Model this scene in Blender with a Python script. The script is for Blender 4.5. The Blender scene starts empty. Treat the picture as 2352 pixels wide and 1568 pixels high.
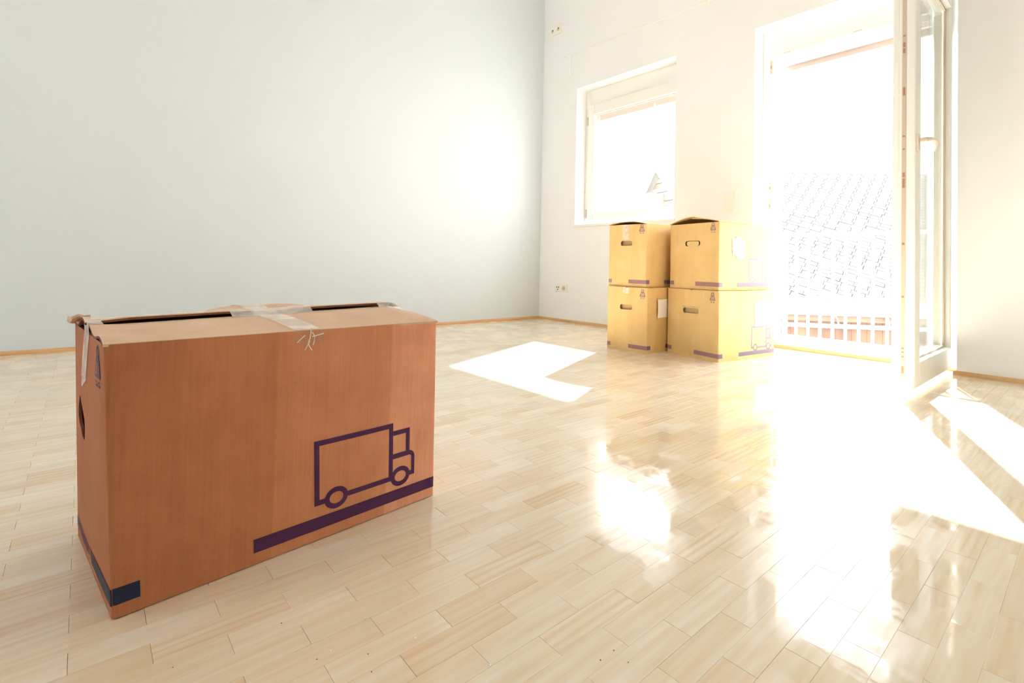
import bpy, math, random
from mathutils import Vector, Matrix
from mathutils.geometry import tessellate_polygon

random.seed(7)
sc = bpy.context.scene
COL = sc.collection
PI = math.pi
V = Vector

# ------------------------------------------------------------------ camera
YAW, PITCH, ROLL, FPX = -0.8665, 0.02, -0.0216, 1158.6
c_, s_ = math.cos, math.sin
fwd = V((s_(YAW) * c_(PITCH), c_(YAW) * c_(PITCH), s_(PITCH)))
rgt = V((c_(YAW), -s_(YAW), 0))
dwn = fwd.cross(rgt)
r2 = c_(ROLL) * rgt + s_(ROLL) * dwn
d2 = -s_(ROLL) * rgt + c_(ROLL) * dwn
cam_d = bpy.data.cameras.new('camera')
cam = bpy.data.objects.new('camera', cam_d)
COL.objects.link(cam)
M = Matrix((( r2.x, -d2.x, -fwd.x, 0), (r2.y, -d2.y, -fwd.y, 0), (r2.z, -d2.z, -fwd.z, 0.5), (0, 0, 0, 1)))
cam.matrix_world = M
cam_d.sensor_width = 36
cam_d.lens = FPX / 2352 * 36
cam_d.shift_y = (585.7 - 784) / 2352
cam_d.clip_start = 0.02
cam_d.clip_end = 300
sc.camera = cam

# ------------------------------------------------------------------ world, sun, exposure
SKY = 9.0
w = bpy.data.worlds.new('world')
sc.world = w
w.use_nodes = True
wn = w.node_tree.nodes
bg = wn['Background']
tc = wn.new('ShaderNodeTexCoord')
sx = wn.new('ShaderNodeSeparateXYZ')
rmp = wn.new('ShaderNodeValToRGB')
w.node_tree.links.new(tc.outputs['Generated'], sx.inputs[0])
w.node_tree.links.new(sx.outputs['Z'], rmp.inputs[0])
w.node_tree.links.new(rmp.outputs[0], bg.inputs['Color'])
rmp.color_ramp.elements[0].position = 0.0
rmp.color_ramp.elements[0].color = (1.0, 0.97, 0.92, 1)
rmp.color_ramp.elements[1].position = 0.7
rmp.color_ramp.elements[1].color = (0.78, 0.90, 1.0, 1)
bg.inputs['Strength'].default_value = SKY

sun_d = bpy.data.lights.new('sun', 'SUN')
sun_d.energy = 46
sun_d.color = (1.0, 0.985, 0.94)
sun_d.angle = math.radians(0.9)
sun = bpy.data.objects.new('sun', sun_d)
COL.objects.link(sun)
az, el = math.radians(-22.0), math.radians(37.8)
to_sun = V((math.sin(az) * math.cos(el), math.cos(az) * math.cos(el), math.sin(el)))
sun.rotation_euler = to_sun.to_track_quat('Z', 'Y').to_euler()
sun.location = (-4, 12, 10)

vs = sc.view_settings
vs.view_transform = 'Standard'
vs.look = 'None'
vs.gamma = 1
vs.use_curve_mapping = False
vs.exposure = 0.33
cy = sc.cycles
cy.use_denoising = True
cy.max_bounces = 14
cy.diffuse_bounces = 8
cy.glossy_bounces = 5
cy.transparent_max_bounces = 16
cy.caustics_reflective = True
cy.sample_clamp_indirect = 12

# ------------------------------------------------------------------ helpers
def tagk(o, label=None, cat=None, group=None, kind=None):
    if label: o['label'] = label
    if cat: o['category'] = cat
    if group: o['group'] = group
    if kind: o['kind'] = kind
    return o

def empty(name, loc=(0, 0, 0), **k):
    o = bpy.data.objects.new(name, None)
    o.empty_display_size = 0.1
    COL.objects.link(o)
    o.location = loc
    return tagk(o, **k)

class MB:
    def __init__(s):
        s.v, s.f, s.m = [], [], []
    def quad(s, a, b, c, d, m=0):
        n = len(s.v); s.v += [tuple(a), tuple(b), tuple(c), tuple(d)]; s.f.append((n, n+1, n+2, n+3)); s.m.append(m)
    def tri(s, a, b, c, m=0):
        n = len(s.v); s.v += [tuple(a), tuple(b), tuple(c)]; s.f.append((n, n+1, n+2)); s.m.append(m)
    def box(s, x0, y0, z0, x1, y1, z1, m=0, bev=0.0):
        s.hexa([(x0,y0,z0),(x1,y0,z0),(x1,y1,z0),(x0,y1,z0)], [(x0,y0,z1),(x1,y0,z1),(x1,y1,z1),(x0,y1,z1)], m)
    def hexa(s, b, t, m=0):
        n = len(s.v); s.v += [tuple(p) for p in b] + [tuple(p) for p in t]
        for f in ((3,2,1,0),(4,5,6,7),(0,1,5,4),(1,2,6,5),(2,3,7,6),(3,0,4,7)):
            s.f.append(tuple(n+i for i in f)); s.m.append(m)
    def tube(s, pts, r, k=10, m=0, cap=True):
        pts = [V(p) for p in pts]; n0 = len(s.v)
        for i, p in enumerate(pts):
            a = pts[max(i-1, 0)]; b = pts[min(i+1, len(pts)-1)]
            t = (b - a).normalized()
            u = t.cross(V((0, 0, 1)))
            if u.length < 1e-3: u = t.cross(V((1, 0, 0)))
            u.normalize(); v = t.cross(u)
            rr = r[i] if isinstance(r, (list, tuple)) else r
            for j in range(k):
                an = 2 * PI * j / k
                s.v.append(tuple(p + rr * (math.cos(an) * u + math.sin(an) * v)))
        for i in range(len(pts) - 1):
            for j in range(k):
                j2 = (j + 1) % k
                s.f.append((n0+i*k+j, n0+i*k+j2, n0+(i+1)*k+j2, n0+(i+1)*k+j)); s.m.append(m)
        if cap:
            s.f.append(tuple(n0 + j for j in range(k))); s.m.append(m)
            e = n0 + (len(pts)-1)*k
            s.f.append(tuple(e + j for j in reversed(range(k)))); s.m.append(m)
    def build(s, name, mats, parent=None, smooth=False, bevel=0.0, fix=True, **kw):
        me = bpy.data.meshes.new(name)
        me.from_pydata(s.v, [], s.f)
        if not isinstance(mats, (list, tuple)): mats = [mats]
        for mt in mats: me.materials.append(mt)
        me.polygons.foreach_set('material_index', s.m)
        if smooth: me.polygons.foreach_set('use_smooth', [True] * len(s.f))
        me.update()
        o = bpy.data.objects.new(name, me)
        COL.objects.link(o)
        if parent is not None:
            o.parent = parent
            # vertices are given in world space: bring them to the parent's frame
            if parent.type == 'EMPTY' or True:
                mw = world_of(parent)
                me.transform(mw.inverted())
        if bevel > 0:
            md = o.modifiers.new('bevel', 'BEVEL'); md.width = bevel; md.segments = 2; md.limit_method = 'ANGLE'
            md.angle_limit = math.radians(40)
        return tagk(o, **kw)

def world_of(o):
    m = Matrix.LocRotScale(o.location, o.rotation_euler, o.scale)
    return world_of(o.parent) @ m if o.parent else m

# ------------------------------------------------------------------ materials
def mat(name, col=(.8,.8,.8), rough=.5, spec=.5, metal=0, coat=0, coat_r=.1):
    m = bpy.data.materials.new(name); m.use_nodes = True
    b = m.node_tree.nodes['Principled BSDF']
    b.inputs['Base Color'].default_value = (*col, 1)
    b.inputs['Roughness'].default_value = rough
    b.inputs['Specular IOR Level'].default_value = spec
    b.inputs['Metallic'].default_value = metal
    b.inputs['Coat Weight'].default_value = coat
    b.inputs['Coat Roughness'].default_value = coat_r
    return m, m.node_tree.nodes, m.node_tree.links, b

def N(nodes, t, **k):
    n = nodes.new('ShaderNode' + t)
    for a, b in k.items(): setattr(n, a, b)
    return n

def math_(nodes, links, op, a, b=None, c=None):
    n = nodes.new('ShaderNodeMath'); n.operation = op
    for i, x in enumerate((a, b, c)):
        if x is None: continue
        if isinstance(x, (int, float)): n.inputs[i].default_value = x
        else: links.new(x, n.inputs[i])
    return n.outputs[0]

def add_bump(nodes, links, b, h, strength, dist):
    bp = N(nodes, 'Bump'); bp.inputs['Strength'].default_value = strength; bp.inputs['Distance'].default_value = dist
    links.new(h, bp.inputs['Height']); links.new(bp.outputs[0], b.inputs['Normal'])

def noise(nodes, links, vec, scale, detail=3, rough=.5):
    n = N(nodes, 'TexNoise'); n.inputs['Scale'].default_value = scale; n.inputs['Detail'].default_value = detail
    n.inputs['Roughness'].default_value = rough
    if vec is not None: links.new(vec, n.inputs['Vector'])
    return n

def plaster(name, col):
    m, n, l, b = mat(name, col, .85, .2)
    g = N(n, 'NewGeometry')
    a = noise(n, l, g.outputs['Position'], 55, 4)
    add_bump(n, l, b, a.outputs['Fac'], .12, .003)
    return m
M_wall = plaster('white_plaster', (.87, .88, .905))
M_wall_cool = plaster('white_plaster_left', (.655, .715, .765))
M_reveal = plaster('reveal_plaster', (.88, .88, .86))
M_ceil = plaster('ceiling_plaster', (.86, .86, .84))
M_frame, *_ = mat('white_frame_paint', (.86, .86, .83), .3, .5)
M_frame_in, *_ = mat('frame_groove', (.62, .52, .42), .5, .4)
M_shutter, *_ = mat('shade_tinted_shutter_slat', (.56, .46, .42), .6, .3)  # pinkish shade under the lintel put into the shutter colour
M_plastic, *_ = mat('socket_plastic', (.86, .85, .80), .3, .5)
M_hole, *_ = mat('socket_hole', (.14, .08, .04), .7, .2)
M_metal, *_ = mat('steel_strip', (.55, .50, .44), .35, .5, .8)
M_dark_metal, *_ = mat('dark_steel', (.42, .22, .14), .4, .5, .3)
M_handle, *_ = mat('cream_handle', (.74, .66, .55), .3, .5)
M_rail, *_ = mat('white_rail_paint', (.88, .88, .88), .35, .5)
M_label, *_ = mat('white_paper', (.90, .90, .88), .6, .3)
M_labelink, *_ = mat('faded_lavender_ink', (.45, .40, .62), .6, .3)
M_wire, *_ = mat('pale_wire', (.82, .80, .74), .4, .5)

def wood_strip(name, c1, c2, scale=(3, 90, 90)):
    m, n, l, b = mat(name, c1, .45, .4)
    g = N(n, 'NewGeometry'); mp = N(n, 'Mapping'); mp.inputs['Scale'].default_value = scale
    l.new(g.outputs['Position'], mp.inputs[0])
    a = noise(n, l, mp.outputs[0], 1, 4)
    r = N(n, 'ValToRGB'); l.new(a.outputs['Fac'], r.inputs[0])
    r.color_ramp.elements[0].color = (*c1, 1); r.color_ramp.elements[1].color = (*c2, 1)
    r.color_ramp.elements[0].position = .35; r.color_ramp.elements[1].position = .65
    l.new(r.outputs[0], b.inputs['Base Color'])
    return m
M_base_y = wood_strip('beech_strip_left', (.56, .30, .13), (.66, .39, .19), (90, 3, 90))
M_base_x = wood_strip('beech_strip', (.58, .34, .15), (.70, .45, .23), (3, 90, 90))
M_board = wood_strip('weathered_boards', (.085, .038, .019), (.145, .070, .036), (2, 2, .6))
M_fascia = wood_strip('fascia_boards', (.09, .044, .024), (.145, .078, .045), (.6, .6, 9))
M_gboard = wood_strip('pale_gable_boards', (.20, .155, .13), (.27, .235, .21), (.5, .5, 6))
M_tile, n_, l_, b_ = mat('pale_roof_tile', (.62, .61, .59), .8, .1)
oi = N(n_, 'ObjectInfo'); g_ = N(n_, 'NewGeometry'); ns_ = noise(n_, l_, g_.outputs['Position'], 2.3, 5)
r_ = N(n_, 'ValToRGB'); r_.color_ramp.elements[0].color = (.125, .118, .116, 1); r_.color_ramp.elements[1].color = (.165, .160, .156, 1)
r_.color_ramp.elements[0].position = .3; r_.color_ramp.elements[1].position = .7
l_.new(ns_.outputs['Fac'], r_.inputs[0]); l_.new(r_.outputs[0], b_.inputs['Base Color'])
M_under, *_ = mat('roof_underlay', (.100, .086, .081), .9, .1)
M_zinc, *_ = mat('zinc_gutter', (.70, .72, .75), .4, .5, .3)
M_house, *_ = mat('pale_render', (.30, .285, .27), .8, .2)
M_verge, *_ = mat('pale_verge', (.34, .32, .30), .8, .1)
M_ground, *_ = mat('pale_gravel', (.40, .39, .36), .9, .1)

# glass: clear, mirror part after Fresnel
def glass_mat(name, tint=(.97, .98, .97), gloss=1.0, ior=1.5):
    m = bpy.data.materials.new(name); m.use_nodes = True
    n, l = m.node_tree.nodes, m.node_tree.links
    n.remove(n['Principled BSDF'])
    tr = N(n, 'BsdfTransparent'); tr.inputs[0].default_value = (*tint, 1)
    gl = N(n, 'BsdfGlossy'); gl.inputs['Roughness'].default_value = .0
    lw = N(n, 'LayerWeight'); lw.inputs['Blend'].default_value = .5
    mx = N(n, 'MixShader')      # Schlick, the same from both sides of the pane
    f5 = math_(n, l, 'POWER', lw.outputs['Facing'], 5.0)
    l.new(math_(n, l, 'ADD', math_(n, l, 'MULTIPLY', f5, .95 * gloss), .045 * gloss), mx.inputs[0])
    l.new(tr.outputs[0], mx.inputs[1]); l.new(gl.outputs[0], mx.inputs[2])
    l.new(mx.outputs[0], n['Material Output'].inputs[0])
    return m
M_glass = glass_mat('window_glass')

def tape_mat(name, a, col, rough):
    m = bpy.data.materials.new(name); m.use_nodes = True
    n, l = m.node_tree.nodes, m.node_tree.links
    b = n['Principled BSDF']
    b.inputs['Base Color'].default_value = (*col, 1); b.inputs['Roughness'].default_value = rough
    g = N(n, 'NewGeometry'); mp = N(n, 'Mapping'); mp.inputs['Scale'].default_value = (45, 20, 40)
    l.new(g.outputs['Position'], mp.inputs[0]); ns = noise(n, l, mp.outputs[0], 1, 3)
    r = N(n, 'ValToRGB'); r.color_ramp.elements[0].position = .35; r.color_ramp.elements[1].position = .7
    r.color_ramp.elements[0].color = (a * .75,) * 3 + (1,); r.color_ramp.elements[1].color = (min(1, a * 1.35),) * 3 + (1,)
    l.new(ns.outputs['Fac'], r.inputs[0]); l.new(r.outputs[0], b.inputs['Alpha'])
    add_bump(n, l, b, ns.outputs['Fac'], .12, .002)
    return m
M_tape = tape_mat('clear_packing_tape', .42, (.98, .94, .90), .25)
M_tape2 = tape_mat('clear_tape_on_seam', .55, (.98, .93, .88), .22)

def cardboard(name, c1, c2, flute_axis='Z'):
    m, n, l, b = mat(name, c1, .75, .25)
    tcn = N(n, 'TexCoord')
    g = N(n, 'NewGeometry')
    a = noise(n, l, g.outputs['Position'], 9, 5, .6)
    mp = N(n, 'Mapping'); mp.inputs['Scale'].default_value = (260, 260, 5)
    l.new(g.outputs['Position'], mp.inputs[0])
    fb = noise(n, l, mp.outputs[0], 1, 2)
    mp2 = N(n, 'Mapping'); mp2.inputs['Scale'].default_value = (14, 14, 1.2)
    l.new(g.outputs['Position'], mp2.inputs[0])
    st = noise(n, l, mp2.outputs[0], 1, 2)
    fine = noise(n, l, g.outputs['Position'], 700, 2)
    f = math_(n, l, 'ADD', math_(n, l, 'MULTIPLY', a.outputs['Fac'], .5), math_(n, l, 'MULTIPLY', fb.outputs['Fac'], .22))
    f = math_(n, l, 'ADD', f, math_(n, l, 'MULTIPLY', st.outputs['Fac'], .35))
    f = math_(n, l, 'ADD', f, math_(n, l, 'MULTIPLY', fine.outputs['Fac'], .25))
    r = N(n, 'ValToRGB'); l.new(f, r.inputs[0])
    r.color_ramp.elements[0].color = (*c1, 1); r.color_ramp.elements[1].color = (*c2, 1)
    r.color_ramp.elements[0].position = .48; r.color_ramp.elements[1].position = .86
    l.new(r.outputs[0], b.inputs['Base Color'])
    add_bump(n, l, b, fb.outputs['Fac'], .25, .0008)
    return m
M_card = cardboard('brown_cardboard', (.42, .152, .068), (.57, .238, .118))
# big box: three paper tone bands, straight borders, plus painted brightening towards the door
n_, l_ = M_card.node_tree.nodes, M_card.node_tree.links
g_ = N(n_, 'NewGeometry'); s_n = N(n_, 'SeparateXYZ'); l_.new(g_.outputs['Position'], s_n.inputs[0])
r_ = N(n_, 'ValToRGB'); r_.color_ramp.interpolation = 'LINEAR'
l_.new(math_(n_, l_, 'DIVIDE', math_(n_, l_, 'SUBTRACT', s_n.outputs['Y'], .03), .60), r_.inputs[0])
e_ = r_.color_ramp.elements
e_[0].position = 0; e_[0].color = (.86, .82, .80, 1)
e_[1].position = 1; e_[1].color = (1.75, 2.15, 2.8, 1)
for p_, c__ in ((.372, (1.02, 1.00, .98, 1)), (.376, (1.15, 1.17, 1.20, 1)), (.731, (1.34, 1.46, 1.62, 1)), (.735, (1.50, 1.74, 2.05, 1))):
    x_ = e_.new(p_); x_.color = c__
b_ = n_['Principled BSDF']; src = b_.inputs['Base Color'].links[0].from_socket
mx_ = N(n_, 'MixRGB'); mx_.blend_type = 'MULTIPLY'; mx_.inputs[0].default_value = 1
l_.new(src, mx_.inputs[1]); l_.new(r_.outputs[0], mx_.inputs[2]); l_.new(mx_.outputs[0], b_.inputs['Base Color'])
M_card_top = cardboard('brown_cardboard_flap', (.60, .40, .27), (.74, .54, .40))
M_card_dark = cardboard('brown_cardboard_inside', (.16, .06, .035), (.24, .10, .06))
M_card_y = cardboard('flare_golden_cardboard', (.69, .455, .185), (.80, .58, .275))  # flare brightening of the stacked boxes put into their yellow colour
M_card_y_in = cardboard('lightened_golden_inside', (.62, .42, .20), (.72, .52, .28))  # inside colour lightened so the hand holes look lit
M_ink, *_ = mat('violet_ink', (.075, .018, .080), .5, .3)
M_inkb, *_ = mat('navy_ink', (.012, .016, .05), .5, .3)
M_ink_far, *_ = mat('flare_veiled_plum_ink', (.36, .19, .20), .5, .3)  # flare veil over the stack prints mixed into the ink colour
M_ink_side, *_ = mat('flare_veiled_side_print', (.20, .15, .23), .5, .3)  # same painted flare veil, darker copy for the brighter long sides
M_chip, *_ = mat('white_paint_crumb', (.85, .84, .80), .7, .2)
M_crumb, *_ = mat('brown_wood_crumb', (.30, .14, .07), .7, .2)

M_sub, *_ = mat('parquet_joint', (.42, .28, .17), .8, .2)
# parquet: every block picks its tone from its own cell of the strip grid
STRIP, BLOCK, X0 = 0.04379, 0.1613, -1.05 * 0.8065
def parquet_mat():
    m, n, l, b = mat('birch_parquet', (.8,.6,.4), .3, .5)
    g = N(n, 'NewGeometry'); sp = N(n, 'SeparateXYZ'); l.new(g.outputs['Position'], sp.inputs[0])
    fx = math_(n, l, 'DIVIDE', math_(n, l, 'SUBTRACT', sp.outputs['X'], X0), STRIP)
    ix = math_(n, l, 'FLOOR', fx)
    par = math_(n, l, 'MULTIPLY', math_(n, l, 'PINGPONG', ix, 1.0), .5)
    fy = math_(n, l, 'SUBTRACT', math_(n, l, 'DIVIDE', sp.outputs['Y'], BLOCK), par)
    iy = math_(n, l, 'FLOOR', fy)
    cb = N(n, 'CombineXYZ'); l.new(ix, cb.inputs[0]); l.new(iy, cb.inputs[1])
    wn_ = N(n, 'TexWhiteNoise'); wn_.noise_dimensions = '3D'; l.new(cb.outputs[0], wn_.inputs['Vector'])
    sc_ = N(n, 'SeparateColor'); l.new(wn_.outputs['Color'], sc_.inputs[0])
    # grain
    cmb = N(n, 'CombineXYZ')
    l.new(math_(n, l, 'ADD', math_(n, l, 'MULTIPLY', sp.outputs['X'], 85), math_(n, l, 'MULTIPLY', sc_.outputs[0], 40)), cmb.inputs[0])
    l.new(math_(n, l, 'ADD', math_(n, l, 'MULTIPLY', sp.outputs['Y'], 5), math_(n, l, 'MULTIPLY', sc_.outputs[1], 30)), cmb.inputs[1])
    gr = noise(n, l, cmb.outputs[0], 1, 4, .55)
    # strong flame grain on a few blocks
    cm2 = N(n, 'CombineXYZ')
    l.new(math_(n, l, 'MULTIPLY', sp.outputs['X'], 26), cm2.inputs[0])
    l.new(math_(n, l, 'ADD', math_(n, l, 'MULTIPLY', sp.outputs['Y'], 3.5), math_(n, l, 'MULTIPLY', sc_.outputs[2], 17)), cm2.inputs[1])
    wv = N(n, 'TexWave'); wv.inputs['Scale'].default_value = .75; wv.inputs['Distortion'].default_value = 7.0
    wv.inputs['Detail'].default_value = 1.5; wv.inputs['Detail Scale'].default_value = .8
    l.new(cm2.outputs[0], wv.inputs['Vector'])
    few = N(n, 'MapRange'); l.new(sc_.outputs[1], few.inputs[0])
    few.inputs[1].default_value = .80; few.inputs[2].default_value = 1.0; few.inputs[3].default_value = 0; few.inputs[4].default_value = .55
    base = N(n, 'ValToRGB'); l.new(sc_.outputs[0], base.inputs[0])
    e = base.color_ramp.elements
    e[0].position = 0; e[0].color = (.72, .60, .46, 1)
    e[1].position = 1; e[1].color = (.79, .72, .61, 1)
    x = e.new(.12); x.color = (.745, .645, .51, 1)
    x = e.new(.45); x.color = (.76, .675, .55, 1)
    x = e.new(.75); x.color = (.775, .695, .575, 1)
    mx = N(n, 'MixRGB'); mx.blend_type = 'MULTIPLY'
    gr2 = N(n, 'MapRange'); l.new(gr.outputs['Fac'], gr2.inputs[0]); gr2.inputs[1].default_value = .35; gr2.inputs[2].default_value = .7
    gr2.inputs[3].default_value = 0; gr2.inputs[4].default_value = .85
    l.new(gr2.outputs[0], mx.inputs[0]); l.new(base.outputs[0], mx.inputs[1]); mx.inputs[2].default_value = (.93, .82, .69, 1)
    mx2 = N(n, 'MixRGB'); mx2.blend_type = 'MULTIPLY'
    fl = math_(n, l, 'MULTIPLY', math_(n, l, 'POWER', wv.outputs['Fac'], 2.0), few.outputs[0])
    l.new(fl, mx2.inputs[0]); l.new(mx.outputs[0], mx2.inputs[1]); mx2.inputs[2].default_value = (.86, .68, .50, 1)
    l.new(mx2.outputs[0], b.inputs['Base Color'])
    # worn lacquer: sheen patchy, faint brush marks
    cl = noise(n, l, g.outputs['Position'], 6.5, 8, .68)
    rr = N(n, 'MapRange'); l.new(cl.outputs['Fac'], rr.inputs[0]); rr.inputs[1].default_value = .46; rr.inputs[2].default_value = .56
    rr.inputs[3].default_value = .05; rr.inputs[4].default_value = .25
    l.new(rr.outputs[0], b.inputs['Roughness'])
    b.inputs['Specular IOR Level'].default_value = .55
    cm3 = N(n, 'Mapping'); cm3.inputs['Scale'].default_value = (30, 90, 30); l.new(g.outputs['Position'], cm3.inputs[0])
    br = noise(n, l, cm3.outputs[0], 1, 3)
    add_bump(n, l, b, br.outputs['Fac'], .06, .001)
    return m
M_floor = parquet_mat()

# ------------------------------------------------------------------ setting: shell
XL, YW, XR, YB, ZC = -3.52, 3.345, 1.75, -3.0, 3.35
TH = 0.30
WX0, WX1, WZ0, WZ1 = -3.08, -2.083, 0.862, 2.10     # window opening
WR = WX1 + .13                                       # the frame stands in a rebate on the right
DX0, DX1, DZ1 = -1.50, -0.483, 2.10                 # balcony door opening

def slab(name, kind='structure', mt=M_wall, parts=(), bevel=0):
    m = MB()
    for p in parts: m.box(*p)
    return m.build(name, mt, kind=kind, bevel=bevel)

fl_o = slab('floor', mt=M_sub, parts=[(XL, YB, -.25, XR, YW + .12, -.006)])
slab('ceiling', mt=M_ceil, parts=[(XL - .3, YB - .3, ZC, XR + .3, YW + TH, ZC + .25)])
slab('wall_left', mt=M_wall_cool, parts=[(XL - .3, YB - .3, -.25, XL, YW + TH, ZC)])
y0, y1 = YW, YW + TH
slab('wall_front', parts=[(XL, y0, -.25, WX0, y1, ZC), (WX0, y0, -.25, WX1, y1, WZ0), (WX0, y0, WZ1, WX1, y1, ZC),
                         (WX1, y0, -.25, DX0, y0 + .125, ZC), (WX1, y0 + .125, -.25, WR, y1, WZ0), (WX1, y0 + .125, WZ1, WR, y1, ZC), (WR, y0 + .125, -.25, DX0, y1, ZC), (DX0, y0, DZ1, DX1, y1, ZC), (DX0, y0 + .12, -.25, DX1, y1, -.0005), (DX1, y0, -.25, XR, y1, ZC)])
# walls behind and beside the camera, the back one with an unseen opening added for cool sky fill
slab('wall_back', parts=[(XL, YB - .3, -.25, -2.9, YB, ZC), (-2.9, YB - .3, -.25, -1.9, YB, .9), (-2.9, YB - .3, 2.2, -1.9, YB, ZC), (-1.9, YB - .3, -.25, XR, YB, ZC)])
slab('wall_right', parts=[(XR, YB - .3, -.25, XR + .3, YW + TH, ZC)])
slab('ground', mt=M_ground, parts=[(-40, 4.2, -5.2, 30, 45, -5.0)])

# low wooden skirting strips (quarter round)
def skirting(name, p0, p1, out, mt, h=.021, d=.015):
    m = MB(); p0, p1, out = V(p0), V(p1), V(out)
    prof = [(0, 0), (d, 0), (d, h * .35), (d * .75, h * .75), (d * .35, h), (0, h)]
    for i in range(len(prof) - 1):
        a, b = prof[i], prof[i + 1]
        if i == 0: continue
        m.quad(p0 + out * a[0] + V((0, 0, a[1])), p1 + out * a[0] + V((0, 0, a[1])), p1 + out * b[0] + V((0, 0, b[1])), p0 + out * b[0] + V((0, 0, b[1])))
    for p in (p0, p1):
        n = len(m.v); m.v += [tuple(p + out * q[0] + V((0, 0, q[1]))) for q in prof]; m.f.append(tuple(range(n, n + len(prof)))); m.m.append(0)
    return m.build(name, mt, kind='structure')
skirting('baseboard_left', (XL, YB, 0), (XL, YW, 0), (1, 0, 0), M_base_y)
skirting('baseboard_front', (XL, YW, 0), (DX0 - .004, YW, 0), (0, -1, 0), M_base_x)
skirting('baseboard_right', (DX1 - .012, YW, 0), (XR, YW, 0), (0, -1, 0), M_base_x)
skirting('trim_1', (DX0 + .004, YW + .118, 0), (DX1 - .004, YW + .118, 0), (0, -1, 0), M_base_x, .017, .012)

# ------------------------------------------------------------------ parquet blocks
def cam_px(p):
    q = V(p) - V((0, 0, .5))
    z = q.dot(fwd)
    if z < .05: return None
    return 1176 + FPX * q.dot(r2) / z, 585.7 + FPX * q.dot(d2) / z, z

def block_geo(m, cx, cy, w_, l_, top=0.0, tx=0, ty=0):
    ch, dp = .00024, .005
    hx, hy = w_ / 2 - .00004, l_ / 2 - .00020
    ix, iy = hx - ch, hy - ch
    z = lambda x, y: top + tx * x + ty * y
    T = [(-ix, -iy), (ix, -iy), (ix, iy), (-ix, iy)]
    O = [(-hx, -hy), (hx, -hy), (hx, hy), (-hx, hy)]
    n = len(m.v)
    m.v += [(cx + x, cy + y, z(x, y)) for x, y in T] + [(cx + x, cy + y, z(x, y) - ch * .7) for x, y in O] + [(cx + x, cy + y, top - dp) for x, y in O]
    m.f.append((n, n+1, n+2, n+3)); m.m.append(0)
    for i in range(4):
        j = (i + 1) % 4
        m.f.append((n+4+i, n+4+j, n+j, n+i)); m.m.append(0)
        m.f.append((n+8+i, n+8+j, n+4+j, n+4+i)); m.m.append(0)
cells = []
ix0 = int(math.floor((XL - X0) / STRIP)); ix1 = int(math.ceil((XR - X0) / STRIP))
for ix in range(ix0, ix1):
    off = .5 * (ix % 2)
    xa, xb = max(XL + .0005, X0 + ix * STRIP), min(XR - .0005, X0 + (ix + 1) * STRIP)
    if xb - xa < .006: continue
    for iy in range(-20, 24):
        ya, yb = (iy + off) * BLOCK, (iy + 1 + off) * BLOCK
        lim = YW + .115 if (xa > DX0 and xb < DX1) else YW
        ya, yb = max(ya, YB), min(yb, lim)
        if yb - ya < .008: continue
        cells.append((xa, xb, ya, yb))
def vis(c):
    p = cam_px(((c[0] + c[1]) / 2, (c[2] + c[3]) / 2, 0))
    return p is not None and -60 < p[0] < 2412 and 0 < p[1] < 1640
front_box_foot = [(-0.883, .044), (-.940, .592), (-1.251, .555), (-1.194, .007)]
def covered(c):
    x, y = (c[0] + c[1]) / 2, (c[2] + c[3]) / 2
    return -1.17 < x < -.97 and .06 < y < .55
full = [c for c in cells if vis(c) and not covered(c) and abs(c[1] - c[0] - STRIP) < 1e-5 and abs(c[3] - c[2] - BLOCK) < 1e-5]
full.sort(key=lambda c: cam_px(((c[0] + c[1]) / 2, (c[2] + c[3]) / 2, 0))[2])
near = full[:300]; nearset = set(near)
m0 = MB(); block_geo(m0, 0, 0, STRIP, BLOCK)
first = None
for c in near:
    if first is None:
        first = m0.build('parquet_block', M_floor); o = first
    else:
        o = bpy.data.objects.new('parquet_block', first.data); COL.objects.link(o)
    o.parent = fl_o
    o.location = ((c[0] + c[1]) / 2, (c[2] + c[3]) / 2, random.uniform(-.0001, .0001))
    o.rotation_euler = (random.gauss(0, .0007), random.gauss(0, .0016), 0)
rest = MB()
for c in cells:
    if c in nearset: continue
    block_geo(rest, (c[0] + c[1]) / 2, (c[2] + c[3]) / 2, c[1] - c[0], c[3] - c[2], random.uniform(-.0001, .0001), random.gauss(0, .0016), random.gauss(0, .0007))
rest.build('parquet_blocks', M_floor, fl_o, kind='stuff')

# ------------------------------------------------------------------ window
win = empty('window_1', ((WX0 + WX1) / 2, YW + .2, WZ0), kind='structure')
FY = YW + .130
m = MB()   # fixed frame with the deep head above it
m.box(WX0, FY, WZ0 + .04, WX0 + .055, FY + .07, WZ1); m.box(WR - .055, FY, WZ0 + .04, WR, FY + .07, WZ1)
m.box(WX0 + .055, FY, WZ0 + .04, WR - .055, FY + .07, WZ0 + .085)
m.box(WX0 + .055, FY, 1.94, WR - .055, FY + .07, WZ1)
m.build('window_frame', M_frame, win, bevel=.004)
sa = MB()
sx0, sx1, sz0, sz1 = WX0 + .040, WR - .040, WZ0 + .055, 1.96
gx0, gx1, gz0, gz1 = -2.968, WR - .112, .985, 1.868
sa.box(sx0, FY - .018, sz0, gx0, FY + .0, sz1); sa.box(gx1, FY - .018, sz0, sx1, FY + .0, sz1)
sa.box(gx0, FY - .018, sz0, gx1, FY + .0, gz0); sa.box(gx0, FY - .018, gz1, gx1, FY + .0, sz1)
so = sa.build('sash', M_frame, win, bevel=.005)
bd = MB()   # beads behind the glass edge
for (a, b, c, d) in ((gx0, gz0, gx0 + .006, gz1), (gx1 - .006, gz0, gx1, gz1), (gx0, gz1 - .006, gx1, gz1), (gx0, gz0, gx1, gz0 + .006)):
    bd.box(a, FY + .001, b, c, FY + .012, d)
bd.build('seal', M_frame_in, so)
pn = MB(); pn.box(gx0 - .004, FY + .014, gz0 - .004, gx1 + .004, FY + .018, gz1 + .004)
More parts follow.
